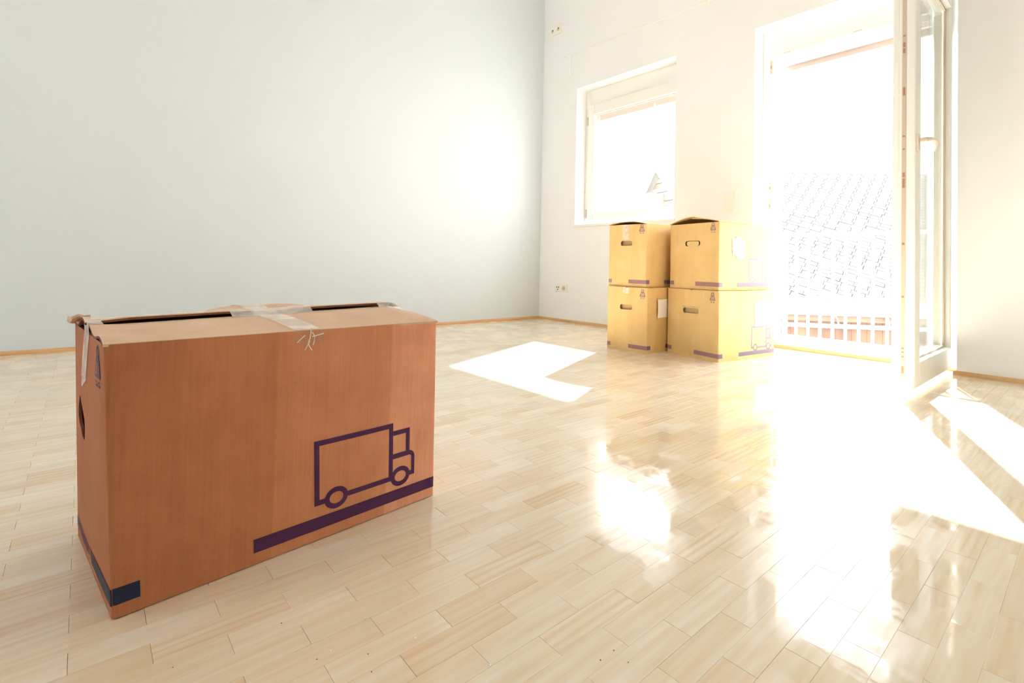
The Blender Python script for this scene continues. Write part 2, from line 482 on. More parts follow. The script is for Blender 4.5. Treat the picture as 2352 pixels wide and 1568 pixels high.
pn.build('pane', M_glass, so)
for zz in (1.82, .98):
    hb = MB(); hb.tube([(WX0 + .030, FY - .012, zz - .035), (WX0 + .030, FY - .012, zz + .035)], .006)
    hb.tube([(WX0 + .030, FY - .012, zz - .037), (WX0 + .030, FY - .012, zz - .031)], .0075); hb.tube([(WX0 + .030, FY - .012, zz + .031), (WX0 + .030, FY - .012, zz + .037)], .0075)
    hb.build('hinge', M_frame_in, win, smooth=False)
si = MB(); si.box(WX0 - .010, YW - .012, WZ0 - .010, WX1 + .010, YW + .135, WZ0 + .012)
si.build('window_sill', M_frame, win, bevel=.004)
ex = MB()   # exterior guide rails and the end of the rolled-up shutter
ex.box(WX0 + .055, FY + .07, WZ0 + .06, WX0 + .095, FY + .165, WZ1); ex.box(WR - .095, FY + .07, WZ0 + .06, WR - .055, FY + .165, WZ1)
ex.box(WX0 + .055, FY + .09, 1.838, WR - .055, FY + .12, WZ1)
ex.build('roller_shutter', M_shutter, win, label='white roller shutter guide and bottom slat outside')
lg = MB(); lg.box(-2.42, FY + .085, 1.84, -2.405, FY + .10, 1.865); lg.build('shutter_stop', M_frame, win)

# ------------------------------------------------------------------ balcony door
dr = empty('door_1', ((DX0 + DX1) / 2, YW + .15, 0), kind='structure')
FD = YW + .125
def jamb(name, x0, x1, xo, s):
    m = MB()
    m.box(min(x0, x1), FD, 0, max(x0, x1), FD + .035, DZ1)
    m.box(min(x0, x1 + s * .022), FD + .035, .0, max(x0, x1 + s * .022), FD + .075, DZ1)
    return m.build(name, M_frame, dr, bevel=.003)
jamb('left_jamb', DX0, DX0 + .082, 0, 1)
jamb('right_jamb', DX1 - .034, DX1, 0, 0)
m = MB()
m.box(DX0 + .082, FD, 1.925, DX1 - .034, FD + .03, DZ1)
m.box(DX0 + .082, FD + .03, 1.895, DX1 - .034, FD + .05, DZ1)
m.box(DX0 + .082, FD + .05, 1.868, DX1 - .034, FD + .075, DZ1)
m.build('door_head', M_frame, dr, bevel=.003)
m = MB()
m.box(DX0 + .082, FD, .0, DX1 - .034, FD + .04, .058); m.box(DX0 + .082, FD + .04, .0, DX1 - .034, FD + .075, .086)
m.build('door_sill', M_frame, dr, bevel=.006)
for x in (-1.33, -.955):
    k = MB(); k.box(x - .035, FD + .006, .0575, x + .035, FD + .030, .064); k.build('strike_plate', M_frame, dr, bevel=.002)
for x, z in ((-.95, 1.936), (-1.345, 1.93)):
    k = MB(); k.box(x - .03, FD - .004, z - .008, x + .03, FD + .001, z + .008)
    k.box(x - .022, FD - .005, z - .002, x + .022, FD - .0035, z + .002, m=1)
    k.build('strike_plate', [M_frame, M_frame_in], dr)
for z in (1.05, .93, 1.86):
    k = MB(); k.box(-1.452, FD - .003, z - .045, -1.440, FD + .001, z + .045); k.box(-1.449, FD - .004, z - .010, -1.443, FD - .002, z + .010, m=1)
    k.build('strike_plate', [M_frame_in, M_dark_metal], dr)
k = MB(); k.box(DX0 + .06, FD + .095, 1.838, DX1 - .06, FD + .115, 2.10)
k.build('roller_shutter', M_shutter, dr, label='end slat of the rolled up shutter above the opening')

# door leaf, opened inwards by about ninety degrees (built in place, hinge on the right)
LZ0, LZ1 = .028, 1.965
lf = MB()
def leaf_ring(m, xa, xb, ya, yb, za, zb, gya, gyb, gza, gzb):
    m.box(xa, ya, za, xb, gya, zb); m.box(xa, gyb, za, xb, yb, zb)
    m.box(xa, gya, za, xb, gyb, gza); m.box(xa, gya, gzb, xb, gyb, zb)
GY0, GY1, GZ0, GZ1 = 2.685, 3.345, .132, 1.862
leaf_ring(lf, -.538, -.505, 2.600, 3.440, LZ0, LZ1, GY0, GY1, GZ0, GZ1)
leaf_ring(lf, -.566, -.538, 2.616, 3.430, LZ0 + .018, LZ1 - .018, GY0 + .006, GY1 + .035, GZ0 + .006, GZ1 - .006)
leaf_ring(lf, -.592, -.566, 2.630, 3.420, LZ0 + .034, LZ1 - .034, GY0 + .004, GY1 + .045, GZ0 + .004, GZ1 - .004)
leaf = lf.build('door_leaf', M_frame, dr, bevel=.006)
gb = MB()
leaf_ring(gb, -.5372, -.530, GY0 - .001, GY1 + .001, GZ0 - .001, GZ1 + .001, GY0 + .008, GY1 - .008, GZ0 + .008, GZ1 - .008)
gb.build('glazing_seal', M_frame_in, leaf)
for xg in (-.543, -.561):
    g = MB(); g.box(xg - .002, GY0 + .007, GZ0 + .007, xg + .002, GY1 + (-.007 if xg > -.55 else .034), GZ1 - .007); g.build('pane', M_glass, leaf)
st = MB(); st.box(-.5555, 2.6145, LZ0 + .03, -.541, 2.6155, LZ1 - .03)
for z0_, z1_ in ((.085, .115), (.150, .158), (.170, .176), (.185, .192), (.40, .408), (.62, .63), (.86, .90), (.905, .925), (1.02, 1.026), (1.075, 1.081), (1.25, 1.285), (1.43, 1.45), (1.455, 1.475), (1.50, 1.507)):
    st.box(-.5525, 2.6135, z0_, -.5445, 2.6146, z1_, m=1)
st.build('lock_strip', [M_frame_in, M_dark_metal], leaf, label='narrow steel lock strip with latches')
hd = MB()
hd.box(-.505, 2.606, 1.010, -.497, 2.640, 1.078)
pts = [(-.497, 2.624, 1.052), (-.478, 2.626, 1.054), (-.466, 2.64, 1.056), (-.463, 2.675, 1.061), (-.463, 2.71, 1.062), (-.465, 2.738, 1.053), (-.470, 2.752, 1.040), (-.476, 2.756, 1.024)]
hd.tube(pts, [.010, .010, .009, .0085, .009, .010, .009, .006], 12)
hd.build('door_handle', M_handle, leaf, smooth=False, bevel=.002, label='cream lever handle with curved end')
for z in (.16, 1.80):
    hb = MB(); hb.tube([(-.497, 3.452, z - .045), (-.497, 3.452, z + .045)], .0085, 12); hb.build('hinge', M_frame, leaf, smooth=False)

# french balcony railing outside the door
rl = empty('balcony_railing', (-.98, YW + .255, .0), label='white metal railing with thin upright bars outside the open balcony door', cat='railing')
RY = YW + .256
m = MB(); m.box(-1.498, RY - .012, .728, -.485, RY + .012, .748); m.build('top_rail', M_rail, rl, bevel=.003)
m = MB(); m.box(-1.498, RY - .010, .010, -.485, RY + .010, .030); m.build('bottom_rail', M_rail, rl)
x = -1.325
b0 = None
for i in range(12):
    xx = -1.325 + .0708 * i
    if b0 is None:
        m = MB(); m.box(xx - .0075, RY - .006, .030, xx + .0075, RY + .006, .728); b0 = m.build('baluster', M_rail, rl)
    else:
        o = b0.copy(); COL.objects.link(o); o.parent = rl; o.location = (.0708 * i, 0, 0)
for xx in (-1.395, -.499):
    m = MB(); m.box(xx - .012, RY - .014, .0, xx + .012, RY + .014, .748); m.build('post', M_rail, rl)
# mounting lugs of the posts to the masonry
for zz in (.66, .12):
    m = MB(); m.box(-1.50, RY - .008, zz, -1.405, RY + .008, zz + .02); m.build('bracket', M_rail, rl)

# ------------------------------------------------------------------ wall fittings
def socket(name, x0, x1, z0, z1, label, left='three'):
    r = empty(name, ((x0 + x1) / 2, YW, z0), label=label, cat='wall socket')
    m = MB(); m.box(x0, YW - .009, z0, x1, YW, z1); m.build('cover_plate', M_plastic, r, bevel=.002)
    w_ = (x1 - x0) / 2; zc = (z0 + z1) / 2
    def disc(cx, cz, rad, y, mt, name, depth=.0012):
        m = MB(); m.tube([(cx, y, cz), (cx, y - depth, cz)], rad, 20); return m.build(name, mt, r)
    lx, rx = x0 + w_ / 2, x0 + 1.5 * w_
    if left == 'three':
        for dx, dz in ((-.012, .008), (.012, .008), (0, -.012)): disc(lx + dx, zc + dz, .0062, YW - .009, M_hole, 'jack_hole')
        disc(rx, zc, .021, YW - .009, M_frame_in, 'socket_well')
        for dx in (-.009, .009): disc(rx + dx, zc, .003, YW - .0103, M_hole, 'pin_hole')
    else:
        for cx in (lx, rx):
            disc(cx, zc, .016, YW - .009, M_frame_in, 'socket_well')
            disc(cx + .003, zc + .006, .006, YW - .0103, M_hole, 'pin_hole')
    return r
socket('wall_socket', -3.303, -3.154, .266, .334, 'white double socket low on the wall between the room corner and the boxes')
socket('wall_socket', -3.440, -3.288, 2.680, 2.775, 'white double socket high on the wall above the window', 'two')
r = empty('light_switch', (-1.657, YW, .89), label='pale double light switch on the pier left of the balcony door', cat='light switch')
m = MB(); m.box(-1.693, YW - .008, .892, -1.622, YW, 1.034); m.build('cover_plate', M_plastic, r, bevel=.002)
for za in (.903, .970):
    m = MB(); m.box(-1.685, YW - .011, za, -1.630, YW - .008, za + .055); m.build('rocker', M_plastic, r, bevel=.002)

# curtain wire
r = empty('curtain_wire', (-2.4, YW - .03, 2.40), label='thin pale curtain wire stretched along the wall above the window', cat='curtain wire')
m = MB()
pts = [(-3.205 + i * (2.6) / 20, YW - .045, 2.412 - .0015 * i - .004 * math.sin(i / 20 * PI)) for i in range(21)]
m.tube(pts, .0032, 6); m.build('wire', M_wire, r)
for x_, z_ in ((-3.190, 2.41), (-1.835, 2.392), (-.60, 2.38)):
    m = MB(); m.tube([(x_, YW, z_ + .012), (x_, YW - .045, z_ + .004)], .0045, 8); m.box(x_ - .012, YW - .003, z_ - .008, x_ + .012, YW, z_ + .026)
    m.tube([(x_ + .02, YW - .045, z_ - .002), (x_ + .045, YW - .045, z_ - .002)], .0055, 8)
    m.tube([(x_ + .030, YW - .05, z_ - .002), (x_ + .028, YW - .052, z_ - .03)], .003, 6)
    m.build('bracket', M_plastic, r)
m = MB(); m.tube([(-3.148, YW - .048, 2.405), (-3.136, YW - .046, 2.38), (-3.134, YW - .044, 2.30), (-3.140, YW - .042, 2.235)], .003, 6)
m.build('loose_end', M_wire, r)

# ------------------------------------------------------------------ moving boxes
class Carton:
    """four corners A front, B end of the long side, C end of the short side, D = far; bottoms and tops"""
    def __init__(s, A, B, C, z0, H, At=None, Bt=None, Ct=None, bulge=.004, seed=1):
        A, B, C = [V((p[0], p[1], z0)) for p in (A, B, C)]
        s.b = dict(A=A, B=B, C=C, D=B + C - A)
        At, Bt, Ct = [V((p[0], p[1], z0 + H)) if p else q + V((0, 0, H)) for p, q in ((At, A), (Bt, B), (Ct, C))]
        s.t = dict(A=At, B=Bt, C=Ct, D=Bt + Ct - At)
        s.H, s.z0, s.bulge = H, z0, bulge
        s.cen = (A + s.b['D']) / 2
        s.rnd = random.Random(seed)
    def face(s, p, q):
        b0, b1, t0, t1 = s.b[p], s.b[q], s.t[p], s.t[q]
        L = (b1 - b0).length
        n = (b1 - b0).cross(V((0, 0, 1))).normalized()
        if n.dot((b0 + b1) / 2 - s.cen) < 0: n = -n
        u = (b1 - b0).normalized()
        H = s.H
        def f(x, z, off=0.0):
            a, t = x / L, z / H
            P = (b0.lerp(b1, a)).lerp(t0.lerp(t1, a), t)
            ac, tc_ = min(1, max(0, a)), min(1, max(0, t))
            bl = s.bulge * math.sin(PI * ac) * math.sin(PI * tc_) ** .8
            d0, d1 = x, L - x
            q0 = max(0, 1 - max(d0, 0) / .006) ** 2; q1 = max(0, 1 - max(d1, 0) / .006) ** 2
            rr = .0016
            P = P + n * (bl + off) - n * rr * (q0 + q1) + u * rr * q0 - u * rr * q1
            return P
        f.L, f.n, f.u = L, n, u
        return f

def lines(L, n, extra=()):
    xs = {0.0, .002, .004, .006, L - .006, L - .004, L - .002, L}
    for i in range(1, n): xs.add(L * i / n)
    for e in extra: xs.add(e)
    xs = sorted(xs); out = [xs[0]]
    for x in xs[1:]:
        if x - out[-1] > .0009: out.append(x)
    out[-1] = L
    return out

def rrect(cx, cz, w_, h_, r, k=6, jag=0, rnd=None):
    p = []
    for i, (sx_, sz_) in enumerate(((1, 1), (-1, 1), (-1, -1), (1, -1))):
        for j in range(k + 1):
            a = PI / 2 * (i + j / k)
            p.append((cx + sx_ * (w_ / 2 - r) + r * math.cos(a), cz + sz_ * (h_ / 2 - r) + r * math.sin(a)))
    if jag: p = [(x + rnd.uniform(-jag, jag), z + rnd.uniform(-jag, jag)) for x, z in p]
    return p

def panel(m, f, H, hole=None, t=.004, ns=14, nw=10, mi=1):
    L = f.L
    if hole:
        xs_ = [p[0] for p in hole]; zs_ = [p[1] for p in hole]
        hx0, hx1, hz0, hz1 = min(xs_) - .008, max(xs_) + .008, min(zs_) - .008, max(zs_) + .008
    X = lines(L, ns, (hx0, hx1) if hole else ()); Z = lines(H, nw, (hz0, hz1) if hole else ())
    if hole:
        X = [x for x in X if not (abs(x - hx0) < .003 and x != hx0) and not (abs(x - hx1) < .003 and x != hx1)]
        Z = [z for z in Z if not (abs(z - hz0) < .003 and z != hz0) and not (abs(z - hz1) < .003 and z != hz1)]
    flip = f.u.cross(V((0, 0, 1))).dot(f.n) < 0
    def q(a, b, c, d, mm, rev):
        m.quad(*((d, c, b, a) if (rev != flip) else (a, b, c, d)), mm)
    for off, mm, rev in ((0, 0, False), (-t, mi, True)):
        for i in range(len(X) - 1):
            for j in range(len(Z) - 1):
                x0, x1, z0, z1 = X[i], X[i + 1], Z[j], Z[j + 1]
                if hole and x0 >= hx0 - 1e-6 and x1 <= hx1 + 1e-6 and z0 >= hz0 - 1e-6 and z1 <= hz1 + 1e-6: continue
                q(f(x0, z0, off), f(x1, z0, off), f(x1, z1, off), f(x0, z1, off), mm, rev)
        if hole:
            cx, cz = (hx0 + hx1) / 2, (hz0 + hz1) / 2
            def border(p):
                dx, dz = p[0] - cx, p[1] - cz
                k = min((hx1 - cx) / abs(dx) if dx else 1e9, (hz1 - cz) / abs(dz) if dz else 1e9)
                return (cx + dx * k, cz + dz * k)
            n = len(hole)
            for i in range(n):
                a, b = hole[i], hole[(i + 1) % n]
                A_, B_ = border(a), border(b)
                q(f(*a, off), f(*A_, off), f(*B_, off), f(*b, off), mm, rev)
                # rectangle corner between the two rays
                for kx in (hx0, hx1):
                    for kz in (hz0, hz1):
                        on = (abs(A_[0] - kx) < 1e-6 and abs(B_[1] - kz) < 1e-6) or (abs(A_[1] - kz) < 1e-6 and abs(B_[0] - kx) < 1e-6)
                        if on and (abs(A_[0] - B_[0]) > 1e-6 and abs(A_[1] - B_[1]) > 1e-6):
                            m.tri(f(*A_, off), f(kx, kz, off), f(*B_, off), mm)
    if hole:
        n = len(hole)
        for i in range(n):
            a, b = hole[i], hole[(i + 1) % n]
            m.quad(f(*a, 0), f(*b, 0), f(*b, -t), f(*a, -t), mi)
    for i in range(len(X) - 1):      # rim on top and bottom
        m.quad(f(X[i], H, 0), f(X[i + 1], H, 0), f(X[i + 1], H, -t), f(X[i], H, -t), mi)
        m.quad(f(X[i], 0, 0), f(X[i], 0, -t), f(X[i + 1], 0, -t), f(X[i + 1], 0, 0), mi)

def strip_decal(m, f, x0, x1, z0, z1, off=.0007, mm=0, n=None):
    n = n or max(2, int(abs(x1 - x0) / .02) + 1)
    k = 2
    xs = [x0 + (x1 - x0) * i / n for i in range(n + 1)] + [e for e in (.002, .004, .006, f.L - .006, f.L - .004, f.L - .002) if x0 < e < x1]
    xs = sorted(set(xs)); n = len(xs) - 1
    for i in range(n):
        for j in range(k):
            xa, xb = xs[i], xs[i + 1]
            za, zb = z0 + (z1 - z0) * j / k, z0 + (z1 - z0) * (j + 1) / k
            m.quad(f(xa, za, off), f(xb, za, off), f(xb, zb, off), f(xa, zb, off), mm)

def poly_decal(m, f, pts, off=.0008, mm=0):
    tris = tessellate_polygon([[V((p[0], p[1], 0)) for p in pts]])
    for t in tris: m.tri(*[f(*pts[i], off) for i in t], mm)

def ring_decal(m, f, cx, cz, rx, rz, ix, iz, off=.0008, mm=0, k=32, a0=0, a1=2 * PI):
    for i in range(k):
        a, b = a0 + (a1 - a0) * i / k, a0 + (a1 - a0) * (i + 1) / k
        m.quad(f(cx + ix * c_(a), cz + iz * s_(a), off), f(cx + rx * c_(a), cz + rz * s_(a), off),
               f(cx + rx * c_(b), cz + rz * s_(b), off), f(cx + ix * c_(b), cz + iz * s_(b), off), mm)

def truck(f, ox, oz, k, mt, parent, kz=None):
    """lorry outline; own units: body lower left corner (0,0), metres at scale 1"""
    kz = kz or k
    m = MB()
    P = lambda x, z: (ox + x * k, oz + z * kz)
    def S(x0, z0, x1, z1):
        a, b = P(x0, z0), P(x1, z1); strip_decal(m, f, a[0], b[0], a[1], b[1], .0008)
    wd, wx = .0095, .0085       # stroke heights / widths
    S(0, 0, wx + .001, .1165)                       # left side
    S(wx + .001, .107, .1605, .1165)                # roof
    S(.1515, 0.0, .1605, .107)                      # right side of the load box
    S(wx + .001, 0, .022, wd)                       # foot left of rear wheel
    S(.062, 0, .1515, wd)                           # bottom
    S(.1605, .0905, .2, .1)                         # cab roof
    S(.191, .046, .2, .0905)                        # cab front post
    S(.1605, .043, .198, .053)                      # bonnet line
    ring_decal(m, f, *P(.196, .0375), .0165 * k, .0155 * kz, .0085 * k, .0065 * kz, k=10, a0=0, a1=PI / 2)
    S(.2045, .0, .2125, .0375)                      # front
    S(.199, 0, .2045, .0095)
    S(.1605, .001, .163, .0095)
    for cx in (.0415, .1785):
        ring_decal(m, f, *P(cx, .0045), .0225 * k, .0200 * kz, .0133 * k, .0108 * kz, off=.00082)
    return m.build('printed_truck', mt, parent)

def weight_mark(f, x, z, k, mt, back, parent):
    """weight with the figure 30, handle ring and small lettering-like bars below; x,z = centre bottom of the weight"""
    m = MB()
    w2, h = .020 * k, .030 * k
    poly_decal(m, f, [(x - w2, z), (x + w2, z), (x + w2 * .9, z + h * .35), (x + w2 * .62, z + h * .9), (x + w2 * .45, z + h), (x - w2 * .45, z + h), (x - w2 * .62, z + h * .9), (x - w2 * .9, z + h * .35)], .0008, 0)
    ring_decal(m, f, x, z + h + .0065 * k, .0105 * k, .0105 * k, .0060 * k, .0060 * k, off=.0008)
    # figures knocked out
    sgn = -1   # short side runs right to left as seen from outside
    hh, ww, t = .0185 * k, .0110 * k, .0034 * k
    zb = z + .0045 * k
    r4 = hh / 4 + t * .25
    cx3 = x + .0072 * k
    ring_decal(m, f, cx3, zb + hh - r4, ww * .5, r4, ww * .5 - t, r4 - t, off=.0012, mm=1, k=14, a0=.22 * PI, a1=1.5 * PI)
    ring_decal(m, f, cx3, zb + r4, ww * .5, r4, ww * .5 - t, r4 - t, off=.00125, mm=1, k=14, a0=.5 * PI, a1=1.78 * PI)
    ring_decal(m, f, x - .0060 * k, zb + hh / 2, ww * .54, hh / 2, ww * .54 - t, hh / 2 - t, off=.0012, mm=1, k=20)
    for (a, b, c, d) in ((-.013, -.007, -.004, -.0045), (.004, -.007, .013, -.0045), (-.015, -.013, -.003, -.0095), (.003, -.013, .014, -.0095)):
        poly_decal(m, f, [(x + a * k, z + b * k), (x + c * k, z + b * k), (x + c * k, z + d * k), (x + a * k, z + d * k)], .0008, 0)
    return m.build('printed_weight_mark', [mt, back], parent)

def flap(name, C, p, q, p2, q2, hfun, reach, mt, parent, t=.0038, n=24, k=8, over=.004, endfun=None, x0=0, x1=1, edge_in=0):
    """sheet hinged on the top edge p-q reaching towards p2-q2; hfun(s, r) = height above the top edge"""
    m = MB()
    P0, Q0, P1, Q1 = C.t[p], C.t[q], C.t[p2], C.t[q2]
    L = (Q0 - P0).length; W = (P1 - P0).length
    def pt(s_, r, dz=0):
        a = x0 + (x1 - x0) * s_
        a2 = -over / L + a * (1 + 2 * over / L)
        base = P0.lerp(Q0, a2); far = P1.lerp(Q1, a2)
        rr = edge_in / W + r * reach
        e = endfun(a, r) if endfun else (0, 0)
        X = base.lerp(far, rr + e[0])
        return X + V((0, 0, hfun(a, r) + e[1] + dz))
    for dz, rev in ((t, False), (0, True)):
        for i in range(n):
            for j in range(k):
                a = [pt(i / n, j / k, dz), pt((i + 1) / n, j / k, dz), pt((i + 1) / n, (j + 1) / k, dz), pt(i / n, (j + 1) / k, dz)]
                if rev: a.reverse()
                m.quad(*a, 0 if not rev else 1)
    for i in range(n):
        for r in (0, 1):
            m.quad(pt(i / n, r, 0), pt((i + 1) / n, r, 0), pt((i + 1) / n, r, t), pt(i / n, r, t), r)
    for j in range(k):
        for s__ in (0, 1):
            m.quad(pt(s__, j / k, 0), pt(s__, (j + 1) / k, 0), pt(s__, (j + 1) / k, t), pt(s__, j / k, t), 1)
    o = m.build(name, mt, parent)
    return o, pt

def carton_body(C, root, mats, hole_near=None, hole_far=None):
    m = MB()
    fAB, fAC, fCD, fBD = C.face('A', 'B'), C.face('A', 'C'), C.face('C', 'D'), C.face('B', 'D')
    H = C.H
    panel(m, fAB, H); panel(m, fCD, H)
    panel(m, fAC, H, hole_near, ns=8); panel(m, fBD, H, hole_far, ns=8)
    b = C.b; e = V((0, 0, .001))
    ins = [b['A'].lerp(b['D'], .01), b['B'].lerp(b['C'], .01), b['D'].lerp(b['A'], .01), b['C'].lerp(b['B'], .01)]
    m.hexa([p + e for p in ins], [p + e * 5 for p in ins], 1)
    return m.build('body', mats, root), fAB, fAC, fCD, fBD

# ---- the large box in front
root = empty('moving_box', (-1.06, .30, 0), label='big brown moving box with dark violet lorry print in the foreground', cat='box')
C1 = Carton((-.8835, .0445), (-.9400, .592), (-1.194, .007), .0014, .3766, (-.894, .025), (-.916, .575), (-1.209, -.008), bulge=.005, seed=3)
rnd = random.Random(5)
LS = .3136
# torn hand hole, upright lozenge as in the photograph
hole = [(.218, .262), (.205, .256), (.190, .249), (.176, .243), (.165, .236), (.160, .222), (.163, .210), (.172, .203), (.190, .206), (.210, .212), (.232, .218), (.248, .226), (.250, .238), (.244, .247), (.238, .255), (.228, .264)]
hole = [(x + rnd.uniform(-.0012, .0012), z + rnd.uniform(-.0012, .0012)) for x, z in hole]
hfar = rrect(.157, .255, .10, .032, .014)
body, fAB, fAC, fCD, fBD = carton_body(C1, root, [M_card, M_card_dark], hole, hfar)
# prints on the long side
m = MB(); strip_decal(m, fAB, .0, .0325, .0185, .0415); strip_decal(m, fAC, 0, .150, .0170, .0400); m.build('printed_stripe', M_inkb, root, label='navy stripe round the near bottom corner')
m = MB(); strip_decal(m, fAB, .1835, fAB.L, .0195, .0420, n=30); m.build('printed_stripe', M_ink, root, label='long violet stripe under the lorry print')
m = MB()
xx = .165
while xx < .312:      # worn end of the stripe on the short side, broken by bare streaks
    w_ = rnd.uniform(.004, .011)
    strip_decal(m, fAC, xx, min(xx + w_, .3125), .0170 + rnd.uniform(0, .006), .0400 - rnd.uniform(0, .006), n=1)
    xx += w_ + rnd.uniform(.002, .004)
m.build('printed_stripe', M_ink, root, label='worn broken stripe on the short side')
truck(fAB, .2845, .0632, 1.0, M_ink, root)
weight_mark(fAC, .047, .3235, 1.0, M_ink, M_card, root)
# tone bands and painted brightening of the long side lie in the card colour
# top flaps
def h_near(a, r):
    return -.0030 + (.0100 + .012 * a) * math.sin(r * PI / 2) - .010 * max(0, (a - .93) / .07) ** 1.5 * r
def e_near(a, r):
    # wavy crushed left end of the near flap
    k_ = max(0, (.07 - a) / .07)
    return (0, .0045 * k_ * math.sin(r * 9.0))
near_flap, ptn = flap('near_flap', C1, 'A', 'B', 'C', 'D', h_near, .50, [M_card_top, M_card_dark], root, n=40, k=12, over=.001, endfun=e_near)
def h_far(a, r):
    base = -.003 + (.0195 + .0110 * a) * math.sin(r * PI / 2)
    hold = math.exp(-((a - .50) / .085) ** 2)
    hump = .012 * math.exp(-((a - .50) / .16) ** 4) * math.exp(-((r - .50) / .30) ** 2)
    return base * (1 - .22 * hold * r) + hump - .004 * max(0, (.10 - a) / .10) * r - .008 * max(0, (a - .95) / .05) ** 1.3
def e_far(a, r):
    k_ = max(0, (.05 - a) / .05)
    return (0, .006 * k_ * math.sin(r * 9 + .4))
far_flap, ptf = flap('far_flap', C1, 'C', 'D', 'A', 'B', h_far, .515, [M_card_top, M_card_dark], root, n=48, k=12, over=.004, endfun=e_far)
# crumpled board end at the far left corner
m = MB()
p0 = C1.t['C'] + V((0, 0, .002))
us = (C1.t['A'] - C1.t['C']).normalized(); ul = (C1.t['D'] - C1.t['C']).normalized()
for i in range(10):
    for j in range(3):
        def P_(i, j):
            s__ = i / 10
            return p0 + us * (-.010 + .075 * s__) + ul * (-.010 + .008 * j) + V((0, 0, .004 + .0045 * math.sin(s__ * 8.0) + .010 * s__ + .002 * math.sin(j * 2.5 + s__ * 5)))
        m.quad(P_(i, j), P_(i + 1, j), P_(i + 1, j + 1), P_(i, j + 1))
o = m.build('crumpled_edge', M_card_top, root)
md = o.modifiers.new('solid', 'SOLIDIFY'); md.thickness = .004
# lengthwise seam tape: over the flap edge along the whole top and down the short side
m = MB()
n = 60
for i in range(n):
    a0, a1 = i / n, (i + 1) / n
    def T(a, k_):
        near_p = ptn(min(1, a), .86, .0046); edge_p = ptf(min(1, a), 1.0, .0050); far_p = ptf(min(1, a), .84, .0048)
        wob = .0012 * math.sin(a * 90) + .001 * math.sin(a * 41)
        if k_ == 0: return near_p + V((0, 0, .0002)) + (edge_p - near_p) * (.05 * math.sin(a * 23))
        if k_ == 1: return edge_p + V((0, 0, .0006 + wob * .3))
        return far_p + V((0, 0, .0004))
    gapL = .03 < a0 < .36; gapR = .63 < a0 < .90
    if not (gapL or gapR): m.quad(T(a0, 0), T(a1, 0), T(a1, 1), T(a0, 1))
    m.quad(T(a0, 1), T(a1, 1), T(a1, 2), T(a0, 2))
m.build('seam_tape', M_tape, root, smooth=True, label='clear tape along the top seam')
m = MB()
for i in range(14):
    z0_, z1_ = .3785 - .0058 * i, .3785 - .0058 * (i + 1)
    c0, c1 = .150 + .0016 * i, .150 + .0016 * (i + 1)
    if i < 13:
        m.quad(fAC(c0 - .024, z0_, .0012), fAC(c0 + .024, z0_, .0016), fAC(c1 + .024, z1_, .0014), fAC(c1 - .024, z1_, .0010))
    else:
        m.tri(fAC(c0 - .024, z0_, .001), fAC(c0 + .024, z0_, .001), fAC(c0 + .022, z1_ - .012, .001))
top0 = ptn(0, .9, .005); top1 = ptf(0, .93, .005)
m.quad(top0, top1, fAC(.174, .3785, .0016), fAC(.126, .3785, .0010))
m.build('end_tape', M_tape2, root, smooth=True, label='whitish clear tape hanging down the short side')
# cross tape over the middle with a wrinkled torn end on the long side
m = MB()
def X_(a, r):   # r 0..1 from near edge to beyond the far flap
    if r < .5: return ptn(a, r / .5, .0052)
    return ptf(a, 1 - (r - .5) / .5 * 1.0, .0052)
for (aa, ab) in ((.435, .475), (.475, .515)):
    for i in range(24):
        r0, r1 = i / 24, (i + 1) / 24
        sh = lambda r: .045 * (.5 - r) * 1.4
        m.quad(X_(aa + sh(r0), r0), X_(ab + sh(r0), r0), X_(ab + sh(r1), r1), X_(aa + sh(r1), r1))
m.build('cross_tape', M_tape2, root, smooth=True, label='clear tape strip across the middle of the lid')
m = MB()
for i in range(8):
    x0_, x1_ = .255 + .0064 * i, .255 + .0064 * (i + 1)
    g0, g1 = .0010 + .0015 * abs(math.sin(i * 1.9)), .0010 + .0015 * abs(math.sin((i + 1) * 1.9))
    bt = lambda k_: .352 + .003 * math.sin(k_ * 2.2)
    m.quad(fAB(x0_, bt(i), g0), fAB(x1_, bt(i + 1), g1), fAB(x1_, .3785, g1), fAB(x0_, .3785, g0))
m.build('tape_end', tape_mat('thin_clear_tape', .16, (.75, .55, .42), .1), root, smooth=True, label='clear tape end folded over the front edge')
m = MB()
for pts in ([(.283, .381, .004), (.281, .372, .006), (.279, .364, .007), (.276, .356, .006), (.279, .348, .005), (.283, .342, .004)],
            [(.284, .374, .005), (.287, .367, .008), (.286, .358, .007), (.284, .352, .006)],
            [(.279, .360, .007), (.275, .352, .006), (.271, .344, .004)],
            [(.272, .369, .004), (.266, .364, .003), (.259, .357, .002)],
            [(.284, .366, .004), (.296, .368, .003), (.306, .370, .002)]):
    m.tube([fAB(*p) for p in pts], .0009, 5)
m.build('tape_threads', mat('white_twisted_tape', (.85, .80, .74), .2, .6)[0], root, label='twisted white shreds of tape')

